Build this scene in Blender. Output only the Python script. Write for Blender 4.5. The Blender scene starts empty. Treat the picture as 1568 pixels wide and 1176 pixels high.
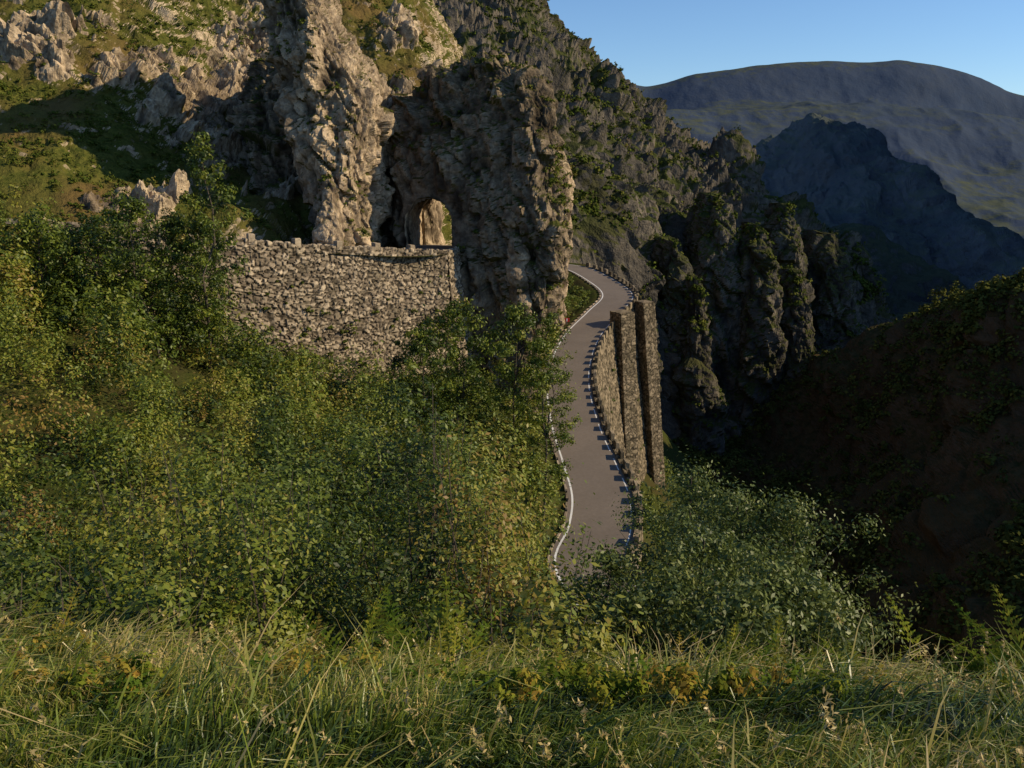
import bpy, bmesh, math, numpy as np, random, time
from mathutils import Vector, Matrix
T0=time.time()
rng=np.random.default_rng(7)
scene=bpy.context.scene
F=1250.0; TH=math.radians(15); CT,ST=math.cos(TH),math.sin(TH)
# ---- unprojection helper: image pixel coordinates + assumed forward distance -> world metres
def pix(u,v,y):
    a=(u-784)/F; b=(588-v)/F; k=CT+b*ST
    return (a*y/k, y, y*(b*CT-ST)/k)
def pixrow(us,vs,ys): return np.array([pix(a,b,c) for a,b,c in zip(us,vs,ys)])
# ---------------- noise
def hsh(ix,iy,iz,s):
    n=(ix*73856093)^(iy*19349663)^(iz*83492791)^(s*265443576)
    n=(n^(n>>13))*1274126177
    n&=0x7fffffff
    n=(n^(n>>15))*668265263
    n&=0x7fffffff
    n^=n>>13
    return (n&0xfffff)/float(0xfffff)
def vn(p,s=0):
    i=np.floor(p).astype(np.int64); f=p-i; f=f*f*(3-2*f)
    r=0
    for dx in (0,1):
        wx=f[:,0] if dx else 1-f[:,0]
        for dy in (0,1):
            wy=f[:,1] if dy else 1-f[:,1]
            for dz in (0,1):
                wz=f[:,2] if dz else 1-f[:,2]
                r=r+wx*wy*wz*hsh(i[:,0]+dx,i[:,1]+dy,i[:,2]+dz,s)
    return r*2-1
def fbm(p,o=4,s=0):
    a=1;r=0;t=0
    for k in range(o):
        r=r+a*vn(p*(2.03**k)+k*17.3,s+k);t+=a;a*=.5
    return r/t
def ridged(p,o=4,s=0):
    a=1;r=0;t=0
    for k in range(o):
        r=r+a*(1-2*np.abs(vn(p*(2.03**k)+k*11.1,s+k)));t+=a;a*=.5
    return r/t
def worley(p,s=0):
    i=np.floor(p).astype(np.int64); n=len(p)
    d1=np.full(n,9.);d2=np.full(n,9.);cid=np.zeros((n,3),np.int64);vec=np.zeros((n,3))
    for dx in (-1,0,1):
        for dy in (-1,0,1):
            for dz in (-1,0,1):
                c=i+np.array([dx,dy,dz])
                q=np.stack([c[:,0]+hsh(c[:,0],c[:,1],c[:,2],s+1),c[:,1]+hsh(c[:,0],c[:,1],c[:,2],s+2),c[:,2]+hsh(c[:,0],c[:,1],c[:,2],s+3)],1)
                dv=p-q; d=np.sqrt((dv**2).sum(1))
                m=d<d1
                d2=np.where(m,d1,np.minimum(d2,d)); d1=np.where(m,d,d1)
                cid[m]=c[m]; vec[m]=dv[m]
    r=hsh(cid[:,0],cid[:,1],cid[:,2],s+9)
    dr=np.stack([hsh(cid[:,0],cid[:,1],cid[:,2],s+11+k)*2-1 for k in range(3)],1)
    return d1,d2,r,(vec*dr).sum(1)
RT=np.array(Matrix.Rotation(math.radians(26),3,'Y') @ Matrix.Rotation(math.radians(-14),3,'X'))
def facet(p,sc,s=0,zs=1.0):
    q=(p@RT.T)/sc; q=q*np.array([1,1,zs])
    d1,d2,r,t=worley(q,s); k=np.clip((d2-d1)*5,0,1)
    return ((r*2-1)*.6+t*1.2)*k-(1-k)*.35
# ---------------- mesh helpers
def mk(name,V,Q,mat=None,attrs=None,smooth=False,parent=None):
    me=bpy.data.meshes.new(name)
    V=np.asarray(V,np.float32);Q=np.asarray(Q,np.int32)
    me.vertices.add(len(V)); me.vertices.foreach_set('co',V.ravel())
    k=Q.shape[1]
    me.loops.add(Q.size); me.loops.foreach_set('vertex_index',Q.ravel())
    me.polygons.add(len(Q)); me.polygons.foreach_set('loop_start',np.arange(len(Q),dtype=np.int32)*k)
    me.polygons.foreach_set('use_smooth',np.full(len(Q),bool(smooth)))
    if attrs:
        for an,av in attrs.items():
            at=me.attributes.new(an,'FLOAT','POINT'); at.data.foreach_set('value',np.asarray(av,np.float32))
    me.update(calc_edges=True)
    ob=bpy.data.objects.new(name,me); scene.collection.objects.link(ob)
    if mat: me.materials.append(mat)
    if parent: ob.parent=parent
    return ob
def empty(name,loc=(0,0,0)):
    e=bpy.data.objects.new(name,None); e.empty_display_size=.5
    scene.collection.objects.link(e); return e
def gridq(nu,nv,wrap=False):
    i=np.arange(nv-1)[:,None]; j=np.arange(nu if wrap else nu-1)[None,:]
    j2=(j+1)%nu
    return np.stack([i*nu+j,i*nu+j2,(i+1)*nu+j2,(i+1)*nu+j],-1).reshape(-1,4)
def cr(P,n):
    P=np.asarray(P,float); k=len(P)
    t=np.linspace(0,k-1,n); i=np.clip(np.floor(t).astype(int),0,k-2); f=t-i
    f=f.reshape((-1,)+(1,)*(P.ndim-1))
    p0=P[np.clip(i-1,0,k-1)];p1=P[i];p2=P[i+1];p3=P[np.clip(i+2,0,k-1)]
    return .5*((2*p1)+(-p0+p2)*f+(2*p0-5*p1+4*p2-p3)*f*f+(-p0+3*p1-3*p2+p3)*f**3)
def gnorm(G,wrap=False):
    if wrap:
        du=np.roll(G,-1,1)-np.roll(G,1,1)
    else: du=np.gradient(G,axis=1)
    dv=np.gradient(G,axis=0)
    n=np.cross(du,dv); l=np.linalg.norm(n,axis=2,keepdims=True); return n/np.maximum(l,1e-9)
def sheet(name,rows,nu,nv,disp,mat,smooth=False,rocky=None):
    G=cr(np.array(rows),nv)
    G=cr(G.transpose(1,0,2),nu).transpose(1,0,2)
    N=gnorm(G); N=np.where(N[...,2:3]<0,-N,N)
    P=G.reshape(-1,3); n=N.reshape(-1,3)
    dd=disp(P); dd=dd-dd.mean(); at={}
    if rocky is not None:
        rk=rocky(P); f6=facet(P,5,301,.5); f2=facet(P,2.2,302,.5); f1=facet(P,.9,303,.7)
        dd=dd+rk*(1.2+1.8*f6+1.0*f2+.45*f1); at={'rocky':rk,'crev_shade':np.clip(-(f2+.6*f1)*1.1,0,1)*rk*.8}
    V=P+n*dd[:,None]
    ob=mk(name,V,gridq(nu,nv),mat,at,smooth=smooth)
    G2=V.reshape(nv,nu,3); N2=gnorm(G2); N2=np.where(N2[...,2:3]<0,-N2,N2)
    return ob,V,N2.reshape(-1,3)
# ---------------- materials
def newmat(name):
    m=bpy.data.materials.new(name); m.use_nodes=True; nt=m.node_tree
    return m,nt,nt.nodes['Principled BSDF']
def newdiff(name):
    m=bpy.data.materials.new(name); m.use_nodes=True; nt=m.node_tree
    nt.nodes.remove(nt.nodes['Principled BSDF']); b=nt.nodes.new('ShaderNodeBsdfDiffuse'); nt.links.new(b.outputs[0],nt.nodes['Material Output'].inputs[0])
    return m,nt,b
def mixc(nt,fac,a,b):
    n=nt.nodes.new('ShaderNodeMix'); n.data_type='RGBA'
    for s,val in ((0,fac),(6,a),(7,b)):
        if isinstance(val,bpy.types.NodeSocket): nt.links.new(val,n.inputs[s])
        else: n.inputs[s].default_value=(val if s==0 else (*val,1))
    return n.outputs[2]
def geopos(nt,scale=None):
    g=nt.nodes.new('ShaderNodeNewGeometry')
    if scale is None: return g.outputs['Position']
    v=nt.nodes.new('ShaderNodeVectorMath'); v.operation='MULTIPLY'; nt.links.new(g.outputs['Position'],v.inputs[0]); v.inputs[1].default_value=scale
    return v.outputs[0]
def noise(nt,scale,detail=5,rough=.6,vec=None):
    n=nt.nodes.new('ShaderNodeTexNoise'); n.inputs['Scale'].default_value=scale;n.inputs['Detail'].default_value=detail
    n.inputs['Roughness'].default_value=rough
    nt.links.new(vec if vec is not None else geopos(nt),n.inputs['Vector']); return n.outputs['Fac']
def mr(nt,val,a,b,c=0,d=1):
    n=nt.nodes.new('ShaderNodeMapRange'); nt.links.new(val,n.inputs[0])
    n.inputs[1].default_value=a;n.inputs[2].default_value=b;n.inputs[3].default_value=c;n.inputs[4].default_value=d
    return n.outputs[0]
def math2(nt,op,a,b):
    n=nt.nodes.new('ShaderNodeMath'); n.operation=op
    for i,x in enumerate((a,b)):
        if isinstance(x,bpy.types.NodeSocket): nt.links.new(x,n.inputs[i])
        else: n.inputs[i].default_value=x
    return n.outputs[0]
def attr(nt,name):
    a=nt.nodes.new('ShaderNodeAttribute'); a.attribute_name=name; return a.outputs['Fac']
def bump(nt,h,bs,dist,strength=.8):
    b=nt.nodes.new('ShaderNodeBump'); b.inputs['Strength'].default_value=strength; b.inputs['Distance'].default_value=dist
    nt.links.new(h,b.inputs['Height']); nt.links.new(b.outputs[0],bs.inputs['Normal'])
def terrain_mat(name,rock,veg,t0,t1,sc,bd,tn=.5):
    m,nt,bs=newdiff(name)
    g=nt.nodes.new('ShaderNodeNewGeometry'); sx=nt.nodes.new('ShaderNodeSeparateXYZ'); nt.links.new(g.outputs['True Normal'],sx.inputs[0])
    nz=math2(nt,'ABSOLUTE',sx.outputs['Z'],0)
    n1=noise(nt,.12*sc,3,.65); n2=noise(nt,.9*sc,4,.7); n3=noise(nt,.06*sc,2,.6,geopos(nt,(1,1,.3)))
    fac=math2(nt,'ADD',nz,math2(nt,'MULTIPLY',math2(nt,'SUBTRACT',n1,.5),tn*2))
    fac=math2(nt,'ADD',fac,math2(nt,'MULTIPLY',math2(nt,'SUBTRACT',n2,.5),.4))
    fac=math2(nt,'SUBTRACT',fac,math2(nt,'MULTIPLY',attr(nt,'rocky'),.55))
    fac=mr(nt,fac,t0,t1)
    rc=mixc(nt,mr(nt,n2,.35,.65),rock[0],rock[1]); rc=mixc(nt,mr(nt,n1,.5,.7),rc,rock[2]); rc=mixc(nt,mr(nt,n3,.47,.67,0,.5),rc,rock[2])
    rc=mixc(nt,attr(nt,'crev_shade'),rc,tuple(x*.25 for x in rock[2]))  # shade in the cracks, painted into the rock colour
    vc=mixc(nt,mr(nt,n2,.35,.65),veg[0],veg[1]); vc=mixc(nt,mr(nt,n3,.45,.65),vc,veg[2])
    nt.links.new(mixc(nt,fac,rc,vc),bs.inputs['Color'])
    bump(nt,n2,bs,bd)
    return m
M_rock=terrain_mat('rock_limestone',[(.28,.205,.135),(.66,.505,.33),(.12,.088,.06)],[(.05,.06,.016),(.11,.10,.028),(.08,.06,.022)],.55,.78,2.2,.35,.3)
M_rockshade=terrain_mat('rock_limestone_shaded',[(.15,.115,.08),(.38,.29,.19),(.065,.052,.04)],[(.04,.05,.014),(.085,.085,.022),(.06,.05,.02)],.5,.72,2.2,.35,.35)  # limestone with shade put into its colour, for tunnel rock and cliff
M_hill=terrain_mat('hillside_scrub',[(.28,.21,.14),(.68,.53,.355),(.12,.09,.065)],[(.05,.063,.014),(.12,.115,.026),(.14,.095,.034)],.17,.34,1.6,.5,.45)
M_near=terrain_mat('hill_soil_grass',[(.09,.07,.04),(.06,.05,.03),(.05,.04,.025)],[(.03,.04,.01),(.07,.075,.02),(.06,.05,.02)],.2,.4,4,.15)
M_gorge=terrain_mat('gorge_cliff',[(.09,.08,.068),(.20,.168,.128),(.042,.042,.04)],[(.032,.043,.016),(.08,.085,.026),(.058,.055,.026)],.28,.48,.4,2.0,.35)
M_shade=terrain_mat('forested_slope',[(.09,.063,.04),(.12,.085,.052),(.045,.038,.025)],[(.03,.036,.014),(.10,.065,.03),(.07,.047,.023)],.3,.5,.5,1.2)
M_mid=terrain_mat('haze_tinted_mountain',[(.078,.088,.105),(.105,.115,.125),(.06,.073,.092)],[(.07,.085,.078),(.095,.105,.08),(.065,.08,.087)],.5,.8,.12,6)  # blue-grey base colours stand in for distance haze
M_far=terrain_mat('far_hazed_moorland',[(.050,.068,.105),(.057,.072,.10),(.045,.063,.10)],[(.055,.072,.082),(.085,.094,.062),(.05,.068,.095)],.86,.99,.03,5,.08)  # aerial haze painted in as a bluish base colour
def stone_mat(name,a,b,mort):
    m,nt,bs=newdiff(name)
    n=noise(nt,5,4,.7); n3=noise(nt,.45,3,.65)
    c=mixc(nt,attr(nt,'stone'),a,b); c=mixc(nt,mr(nt,n,.3,.7,0,.6),c,(a[0]*.55,a[1]*.55,a[2]*.55))
    c=mixc(nt,mr(nt,n3,.5,.7,0,.65),c,(a[0]*.75,a[1]*.8,a[2]*.7))
    c=mixc(nt,attr(nt,'mortar'),c,mort)
    nt.links.new(c,bs.inputs['Color'])
    bump(nt,n,bs,.06); return m
M_stone=stone_mat('rubble_masonry',(.20,.155,.11),(.70,.56,.39),(.045,.036,.026))
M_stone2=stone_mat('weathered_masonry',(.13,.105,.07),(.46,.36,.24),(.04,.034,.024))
def ramp(nt,cols):
    rp=nt.nodes.new('ShaderNodeValToRGB'); nt.links.new(attr(nt,'tint'),rp.inputs[0])
    e=rp.color_ramp.elements
    e[0].color=(*cols[0],1); e[0].position=0; e[1].color=(*cols[-1],1); e[1].position=1
    for i,c in enumerate(cols[1:-1]):
        x=e.new((i+1)/(len(cols)-1)); x.color=(*c,1)
    return rp.outputs[0]
def leaf_mat(name,cols,trans=.3,rough=None,spec=.4):
    if rough is None: m,nt,bs=newdiff(name); ci='Color'
    else:
        m,nt,bs=newmat(name); ci='Base Color'; bs.inputs['Roughness'].default_value=rough; bs.inputs['Specular IOR Level'].default_value=spec
    c=ramp(nt,cols); nt.links.new(c,bs.inputs[ci])
    if trans>0:
        tr=nt.nodes.new('ShaderNodeBsdfTranslucent'); nt.links.new(c,tr.inputs[0])
        mx=nt.nodes.new('ShaderNodeMixShader'); mx.inputs[0].default_value=trans
        nt.links.new(bs.outputs[0],mx.inputs[1]); nt.links.new(tr.outputs[0],mx.inputs[2])
        nt.links.new(mx.outputs[0],nt.nodes['Material Output'].inputs[0])
    return m
M_leaf=leaf_mat('shrub_leaves',[(.02,.034,.006),(.065,.10,.011),(.155,.195,.02),(.27,.255,.034),(.24,.145,.035)],.25,.5,.35)
M_leaf2=leaf_mat('willow_leaves',[(.035,.052,.014),(.085,.115,.024),(.16,.195,.042),(.24,.245,.07)],.22,.48,.35)
M_dist=leaf_mat('distant_foliage',[(.028,.04,.009),(.065,.09,.015),(.13,.135,.026),(.15,.105,.03)],0)
M_distd=leaf_mat('distant_dark_foliage',[(.03,.038,.012),(.075,.085,.02),(.16,.15,.032)],0)
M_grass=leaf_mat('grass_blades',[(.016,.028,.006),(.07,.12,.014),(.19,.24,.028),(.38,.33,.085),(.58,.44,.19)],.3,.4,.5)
M_fern=leaf_mat('fern_fronds',[(.09,.15,.02),(.22,.24,.03),(.38,.27,.05),(.26,.125,.035)],.35)
def plain(name,col,rough=.9,sc=8,var=.35,bd=.02):
    m,nt,bs=newmat(name); n=noise(nt,sc,4,.7); n2=noise(nt,sc*.06,3,.6)
    c=mixc(nt,mr(nt,n,.3,.7),tuple(x*(1-var) for x in col),tuple(x*(1+var) for x in col))
    c=mixc(nt,mr(nt,n2,.4,.65,0,.4),c,tuple(x*.65 for x in col))
    nt.links.new(c,bs.inputs['Base Color']); bs.inputs['Roughness'].default_value=rough
    bs.inputs['Specular IOR Level'].default_value=.25
    bump(nt,n,bs,bd); return m
M_asph=plain('asphalt',(.18,.145,.115),.85,3,.12,.01)
M_white=plain('road_paint',(.78,.76,.72),.7,5,.12,.003)
M_bark=plain('bark',(.10,.08,.06),.9,20,.4,.01)
M_red=plain('red_sign_paint',(.6,.03,.03),.5,5,.1,.001)
M_metal=plain('galvanised_steel',(.35,.35,.36),.5,5,.1,.001)
# ================= ROAD centreline
lower=[(880,410,190),(925,432,175),(946,453,160),(925,478,148),(895,510,135),(877,545,123),(870,590,111),(881,650,97),(903,710,86),(920,760,78),(918,810,71.5),(902,870,65)]
lowW=[pix(*p) for p in lower]
tail=[(10,57,-34.9),(17,48,-35.6),(28,40,-36.4),(45,33,-37.5),(70,28,-39)]
upper=[pix(-150,318,74),pix(0,330,76),pix(120,340,79),pix(250,352,81),pix(330,363,82),pix(430,372,85.5),pix(530,378,90),pix(610,381,94)]
upper=[(x,y,z-.45) for x,y,z in upper]
tun=[(-10.0,100,-9.8),(-9.0,107,-10.1),(-5.5,117,-11.2),(-3.5,130,-13.5),(-7,150,-16),(-9,170,-18.5),(-4,188,-21),(5,194,-22.4)]
center=upper+tun+lowW+tail
CL=cr(center,700)
def resample(P,step):
    s=np.r_[0,np.cumsum(np.linalg.norm(np.diff(P,axis=0),axis=1))]
    t=np.arange(0,s[-1],step); return np.stack([np.interp(t,s,P[:,k]) for k in range(3)],1)
CL=resample(CL,1.0)
def side(P):
    t=np.gradient(P,axis=0); t[:,2]=0; t/=np.linalg.norm(t,axis=1,keepdims=True)
    return np.stack([t[:,1],-t[:,0],np.zeros(len(P))],1),t
SD,TG=side(CL)
def ribbon(name,P,S,o0,o1,dz,mat,parent=None,n=2):
    offs=np.linspace(o0,o1,n)
    V=np.concatenate([(P+S*o+np.array([0,0,dz]))[:,None] for o in offs],1)
    return mk(name,V.reshape(-1,3),gridq(n,len(P)),mat,parent=parent)
road=empty('mountain_road')
ribbon('asphalt_surface',CL,SD,-3.4,3.4,0,M_asph,road,5)
ribbon('edge_line_inner',CL,SD,2.84,3.04,.008,M_white,road)
# valley side: broken edge line
for a in range(4,len(CL)-5,5):
    pass
dV=[];dQ=[]
for a in range(3,len(CL)-5,5):
    b=len(dV)
    for q in range(4):
        dV+= [CL[a+q]+SD[a+q]*-2.98+np.array([0,0,.008]),CL[a+q]+SD[a+q]*-2.85+np.array([0,0,.008])]
    dQ+=[[b+2*q,b+2*q+1,b+2*q+3,b+2*q+2] for q in range(3)]
mk('edge_line_outer',dV,dQ,M_white,parent=road)
iL=int(np.argmin(np.linalg.norm(CL-np.array(lowW[0]),axis=1)))
ribbon('gravel_shoulder',CL[:iL],SD[:iL],-6.5,5,-.06,M_near,road,4)
LOW=CL[iL:]; LS=SD[iL:]; LT=TG[iL:]
# ================= near terrain
def sm(x): x=np.clip(x,0,1); return x*x*(3-2*x)
Ly=[-80,-10,0,2,4,6,7.5,9,12,20,30,45,60,85,110,160,220,320]
Lz=[25,2.5,-1.55,-1.9,-2.85,-4.15,-5.6,-7.0,-9.0,-12.8,-15.8,-18.5,-20.8,-24.5,-24,-23,-22,-20]
Ry=[-80,-10,0,2,4,6,7.5,9,12,20,30,45,60,68,100,160,320]
Rz=[25,2.5,-1.55,-1.9,-2.85,-4.25,-5.9,-7.6,-10.5,-17,-24,-31,-35,-35,-31.5,-25,-30]
LOWs=LOW[::2]; LSs=LS[::2]
def near_road(x,y):
    n=len(x); sd=np.empty(n); rz=np.empty(n)
    for a in range(0,n,20000):
        xx=x[a:a+20000,None];yy=y[a:a+20000,None]
        dx=xx-LOWs[None,:,0];dy=yy-LOWs[None,:,1]; d=dx*dx+dy*dy; k=d.argmin(1); r=np.arange(len(k))
        dd=np.sqrt(d[r,k]); s=np.sign(dx[r,k]*LSs[k,0]+dy[r,k]*LSs[k,1])
        sd[a:a+20000]=dd*s; rz[a:a+20000]=LOWs[k,2]
    return sd,rz
def H(x,y,noisy=True):
    x=np.asarray(x,float);y=np.asarray(y,float)
    yp=np.maximum(y,0)
    t=sm((x+.02*yp)/(0.10*yp+.5))
    z=np.interp(y,Ly,Lz)*(1-t)+np.interp(y,Ry,Rz)*t
    z=z+.46*np.maximum(0,-x-14)*sm((y-20)/50)
    z=z-.09*np.maximum(0,x)*sm(y/6)-.9*np.maximum(0,x-(.3*yp+7))
    if noisy:
        p=np.stack([x,y,np.zeros_like(x)],1)
        z=z+.26*fbm(p*.55,3,5)*sm(y/4)+.6*fbm(p*.13,3,9)*sm((y-5)/15)
    sd,rz=near_road(x,y); a=np.abs(sd)
    lf=sd>=0
    zl=np.clip(z,rz-.12-np.maximum(a-4.6,0)*.4,rz-.12+np.maximum(a-4.4,0)*1.05)
    cd=np.interp(y,[60,90,112,125,175,200],[3,4,10,30,30,15])
    zr=rz-.14-np.minimum(np.maximum(a-3.5,0)*12,cd)-np.maximum(a-3.5-cd/12,0)*1.3
    m=sm((y-30)/15)
    zz=np.where(lf,zl,zr)
    z=z*(1-m)+zz*m
    return np.maximum(z,-118)
xs=np.concatenate([np.arange(-220,-60,3),np.arange(-60,-8,.8),np.arange(-8,8,.22),np.arange(8,42,.5),np.arange(42,130,3)])
ys=np.concatenate([np.arange(-60,0,2),np.arange(0,9,.2),np.arange(9,60,.6),np.arange(60,200,.7),np.arange(200,300,3)])
X,Y=np.meshgrid(xs,ys); Z=H(X.ravel(),Y.ravel()).reshape(X.shape)
mk('hillside_ground',np.stack([X,Y,Z],-1).reshape(-1,3),gridq(len(xs),len(ys)),M_near,smooth=True)
gx=np.linspace(-9000,9000,61);gy=np.linspace(-3000,14000,61);X,Y=np.meshgrid(gx,gy)
mk('valley_ground',np.stack([X,Y,np.full_like(X,-150)],-1).reshape(-1,3),gridq(61,61),M_shade)
# ================= mountains
cu=[520,600,680,760,820,855,900,940,990,1070,1130,1200,1250,1310,1345,1380]
rid=pixrow(cu,[-120,-100,-80,-40,0,62,104,125,180,243,252,320,358,375,480,560],[460,460,455,450,445,440,430,425,415,400,392,375,362,345,338,335])
r2=pixrow(cu,[20,20,30,70,110,150,190,220,260,310,330,390,430,460,540,600],[330,330,330,330,325,320,315,315,320,325,325,325,320,315,310,310])
r3=pixrow(cu,[150,160,180,200,220,240,270,310,360,410,430,480,500,530,590,640],[250,250,250,250,245,245,250,255,270,285,290,295,295,295,290,290])
r4=pixrow(cu,[330,330,340,350,360,370,390,430,500,540,560,570,590,610,640,680],[205,205,205,205,205,208,212,220,235,250,262,268,270,272,272,272])
r5=r4+np.array([0,-12,-70.]); r5[:5,2]+=45
def dC(P):
    Q=P*np.array([1,1,.3])
    d=9*ridged(Q/38,5,31)+5.5*facet(P,24,3,.45)+3.4*facet(P,9,5,.45)+1.7*facet(P,3.8,6,.5)
    return d*sm((P[:,1]-195)/45)
def rkC(P): return .65*sm((fbm(P/np.array([26,26,60]),2,44)-.1)*4)
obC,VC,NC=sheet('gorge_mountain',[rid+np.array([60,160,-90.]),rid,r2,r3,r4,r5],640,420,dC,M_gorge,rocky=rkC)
au=[760,900,940,985,1060,1160,1240,1300,1370,1430,1480,1530,1570,1700,1900]
av=[140,116,124,137,118,104,99,101,98,108,125,146,150,140,110]
n=len(au)
ar=pixrow(au,av,[3600]*n)
a2=pixrow(au,[x+ (60-abs(i-8)*1.5) for i,x in enumerate(av)],[3150]*n)
a3=pixrow(au,[188,186,184,182,180,178,172,170,170,172,178,186,194,210,220],[2750]*n)
a4=pixrow(au,[265]*n,[2300]*n); a5=pixrow(au,[345]*n,[1900]*n); a6=a5*np.array([.8,.78,1.0])-np.array([0,0,30])
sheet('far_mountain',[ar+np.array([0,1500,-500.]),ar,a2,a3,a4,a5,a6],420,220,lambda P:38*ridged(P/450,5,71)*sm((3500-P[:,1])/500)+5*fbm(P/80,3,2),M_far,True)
bu=[980,1060,1140,1200,1250,1310,1345,1400,1440,1500,1568,1700,1900]
bv=[340,290,237,215,198,202,238,290,322,366,398,440,470]
n=len(bu); by=[1250,1250,1230,1200,1180,1150,1100,1020,960,880,800,700,600]
br=pixrow(bu,bv,by)
b2=pixrow(bu,[x+90 for x in bv],[y*.84 for y in by]); b3=pixrow(bu,[x+200 for x in bv],[y*.68 for y in by]); b4=pixrow(bu,[x+340 for x in bv],[y*.55 for y in by])
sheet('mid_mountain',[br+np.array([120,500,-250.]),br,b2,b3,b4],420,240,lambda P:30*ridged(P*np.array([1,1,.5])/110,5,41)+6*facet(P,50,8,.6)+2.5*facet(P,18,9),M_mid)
# lower spur between the gorge cliffs and the haze-tinted mountain
su=[1250,1290,1330,1380,1430,1470,1520,1600]; n=len(su)
sv_=[360,352,372,395,425,455,500,560]; sy=[620,610,600,580,560,540,500,460]
s1=pixrow(su,sv_,sy); s2_=pixrow(su,[x+60 for x in sv_],[y*.88 for y in sy]); s3_=pixrow(su,[x+150 for x in sv_],[y*.75 for y in sy])
sheet('valley_spur',[s1+np.array([60,200,-130.]),s1,s2_,s3_],260,160,lambda P:12*ridged(P*np.array([1,1,.4])/45,5,47)+4*facet(P,18,48,.5),terrain_mat('spur_cliff',[(.07,.074,.078),(.12,.12,.115),(.045,.05,.058)],[(.042,.055,.04),(.075,.085,.05),(.055,.06,.045)],.35,.6,.25,4))
du=[1030,1090,1180,1280,1400,1500,1568,1750,2000]
dr=pixrow(du,[622,603,578,556,500,460,435,395,345],[345,330,300,270,235,205,190,170,150])
d2=pixrow(du,[665,675,705,705,690,690,700,730,770],[265,255,230,205,175,152,140,122,105])
d3=pixrow(du,[730,770,830,870,920,960,1000,1100,1200],[215,205,180,150,122,102,92,74,62])
obD,VD,ND=sheet('opposite_slope',[dr+np.array([120,70,-70.]),dr,d2,d3,d3+np.array([-22,-16,-50.])],360,260,lambda P:6*ridged(P/38,5,51)+1.8*facet(P,12,12)+.8*fbm(P/3,3,4),M_shade)
vm=[[(300,170,-120),(400,330,-130),(540,560,-130),(800,950,-130),(1200,1500,-130)],
    [(400,170,20),(500,290,60),(650,520,80),(900,900,100),(1300,1400,100)],
    [(460,190,100),(560,310,240),(720,520,330),(980,900,400),(1400,1400,450)],
    [(700,60,-100),(900,250,-100),(1100,500,-100),(1400,900,-100),(1800,1300,-100)]]
sheet('offframe_mountain',np.array(vm,float),120,90,lambda P:18*ridged(P/150,5,61),M_gorge)  # added out of view, shaped so its shadow falls on the gorge cliffs
eu=[-420,-200,-50,100,250,350,450,560,650,715,760]
ye=[80,82,83,85,88,91,98,106,113,125,140]
gl=[0,0,0,0,8,16,14,4,0,0,0]
e1=pixrow(eu,[325,325,333,344,356,364,372,378,378,380,400],ye)
e0=e1+np.array([0,-4,-18.]); 
e2=pixrow(eu,[200,200,205,210,235,245,250,250,250,270,310],[y+15+g*.5 for y,g in zip(ye,gl)])
e3=pixrow(eu,[90,95,100,105,110,110,115,130,150,195,250],[y+28+g for y,g in zip(ye,gl)])
e4=pixrow(eu,[0,0,0,0,0,0,0,20,60,140,210],[y+42+g for y,g in zip(ye,gl)])
e5=pixrow(eu,[-170,-170,-170,-170,-150,-120,-100,-60,0,112,180],[y+72+g for y,g in zip(ye,gl)])
e6=pixrow(eu,[-330,-330,-320,-310,-280,-230,-180,-120,-10,112,200],[y+120 for y in ye])
def dE(P):
    k=sm((P[:,1]-85)/10)
    return (1.9*ridged(P/20,4,81)+1.0*facet(P,9,22,.7)+.4*facet(P,3.2,23)+.15*facet(P,1.2,24))*(k*.85+.15)
outs=[(20,50,112,4.5,3.6),(60,100,109,1.6,1.5),(140,95,108,3.6,2.2),(190,130,105,2.6,3),(215,180,101,1.4,1.8),(225,315,90,1.8,2.2),(155,305,88,2.0,1.0),
      (595,130,128,2.4,2.8),(600,30,145,3.2,4.5),(655,110,140,2.2,2),(345,90,128,5,10),(360,190,118,4.5,6),(425,60,130,4.5,12),(430,200,112,4,7),(20,-60,135,9,5),(480,300,100,2.5,4),(395,300,95,1.2,1),(700,150,135,2,2)]
outw=[(*pix(u,v,y),a,b) for u,v,y,a,b in outs]
def rkE(P):
    wob=.5*fbm(P/3.2,3,91)+.5*fbm(P/1.1,2,92); m=np.zeros(len(P))
    for x,y,z,a,b in outw:
        d=np.sqrt(((P[:,0]-x)/a)**2+((P[:,2]-z)/b)**2); m=np.maximum(m,sm((1.15-d+wob)/.3))
    m=np.maximum(m,sm((fbm(P/6,3,93)-.55)*8)*(P[:,1]>92))
    return m
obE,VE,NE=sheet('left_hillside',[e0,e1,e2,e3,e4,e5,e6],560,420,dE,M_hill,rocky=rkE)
# ================= rocks
def loft(levels,nu,nz,expo=2.6):
    L=cr(np.array(levels,float),nz)
    q=np.linspace(0,4,nu,endpoint=False); k=np.floor(q).astype(int)%4; f=(q-np.floor(q))*2-1
    cx=np.choose(k,[-f,-1+0*f,f,1+0*f]); sy=np.choose(k,[1+0*f,-f,-1+0*f,f])
    if expo<6:
        m=(np.abs(cx)**expo+np.abs(sy)**expo)**(1/expo); cx=cx/m; sy=sy/m
    G=np.zeros((nz,nu,3))
    G[...,0]=((L[:,1]+L[:,2])/2)[:,None]+((L[:,2]-L[:,1])/2)[:,None]*cx
    G[...,1]=((L[:,3]+L[:,4])/2)[:,None]+((L[:,4]-L[:,3])/2)[:,None]*sy
    G[...,2]=L[:,0][:,None]
    return G
def rockdisp(P,a=1.,s=0):
    f1=facet(P,2.4,110+s,.5); f2=facet(P,1.05,120+s,.6); f3=facet(P,.5,130+s,.8)
    d=a*(1.5*ridged(P*np.array([1,1,.3])/5,3,90+s)+1.7*facet(P,6,100+s,.45)+1.05*f1+.5*f2+.2*f3)
    return d,np.clip(-(f1+.7*f2+.3*f3)*.9,0,1)*.85  # second value: painted crevice shade, stronger where the facets sink
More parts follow.
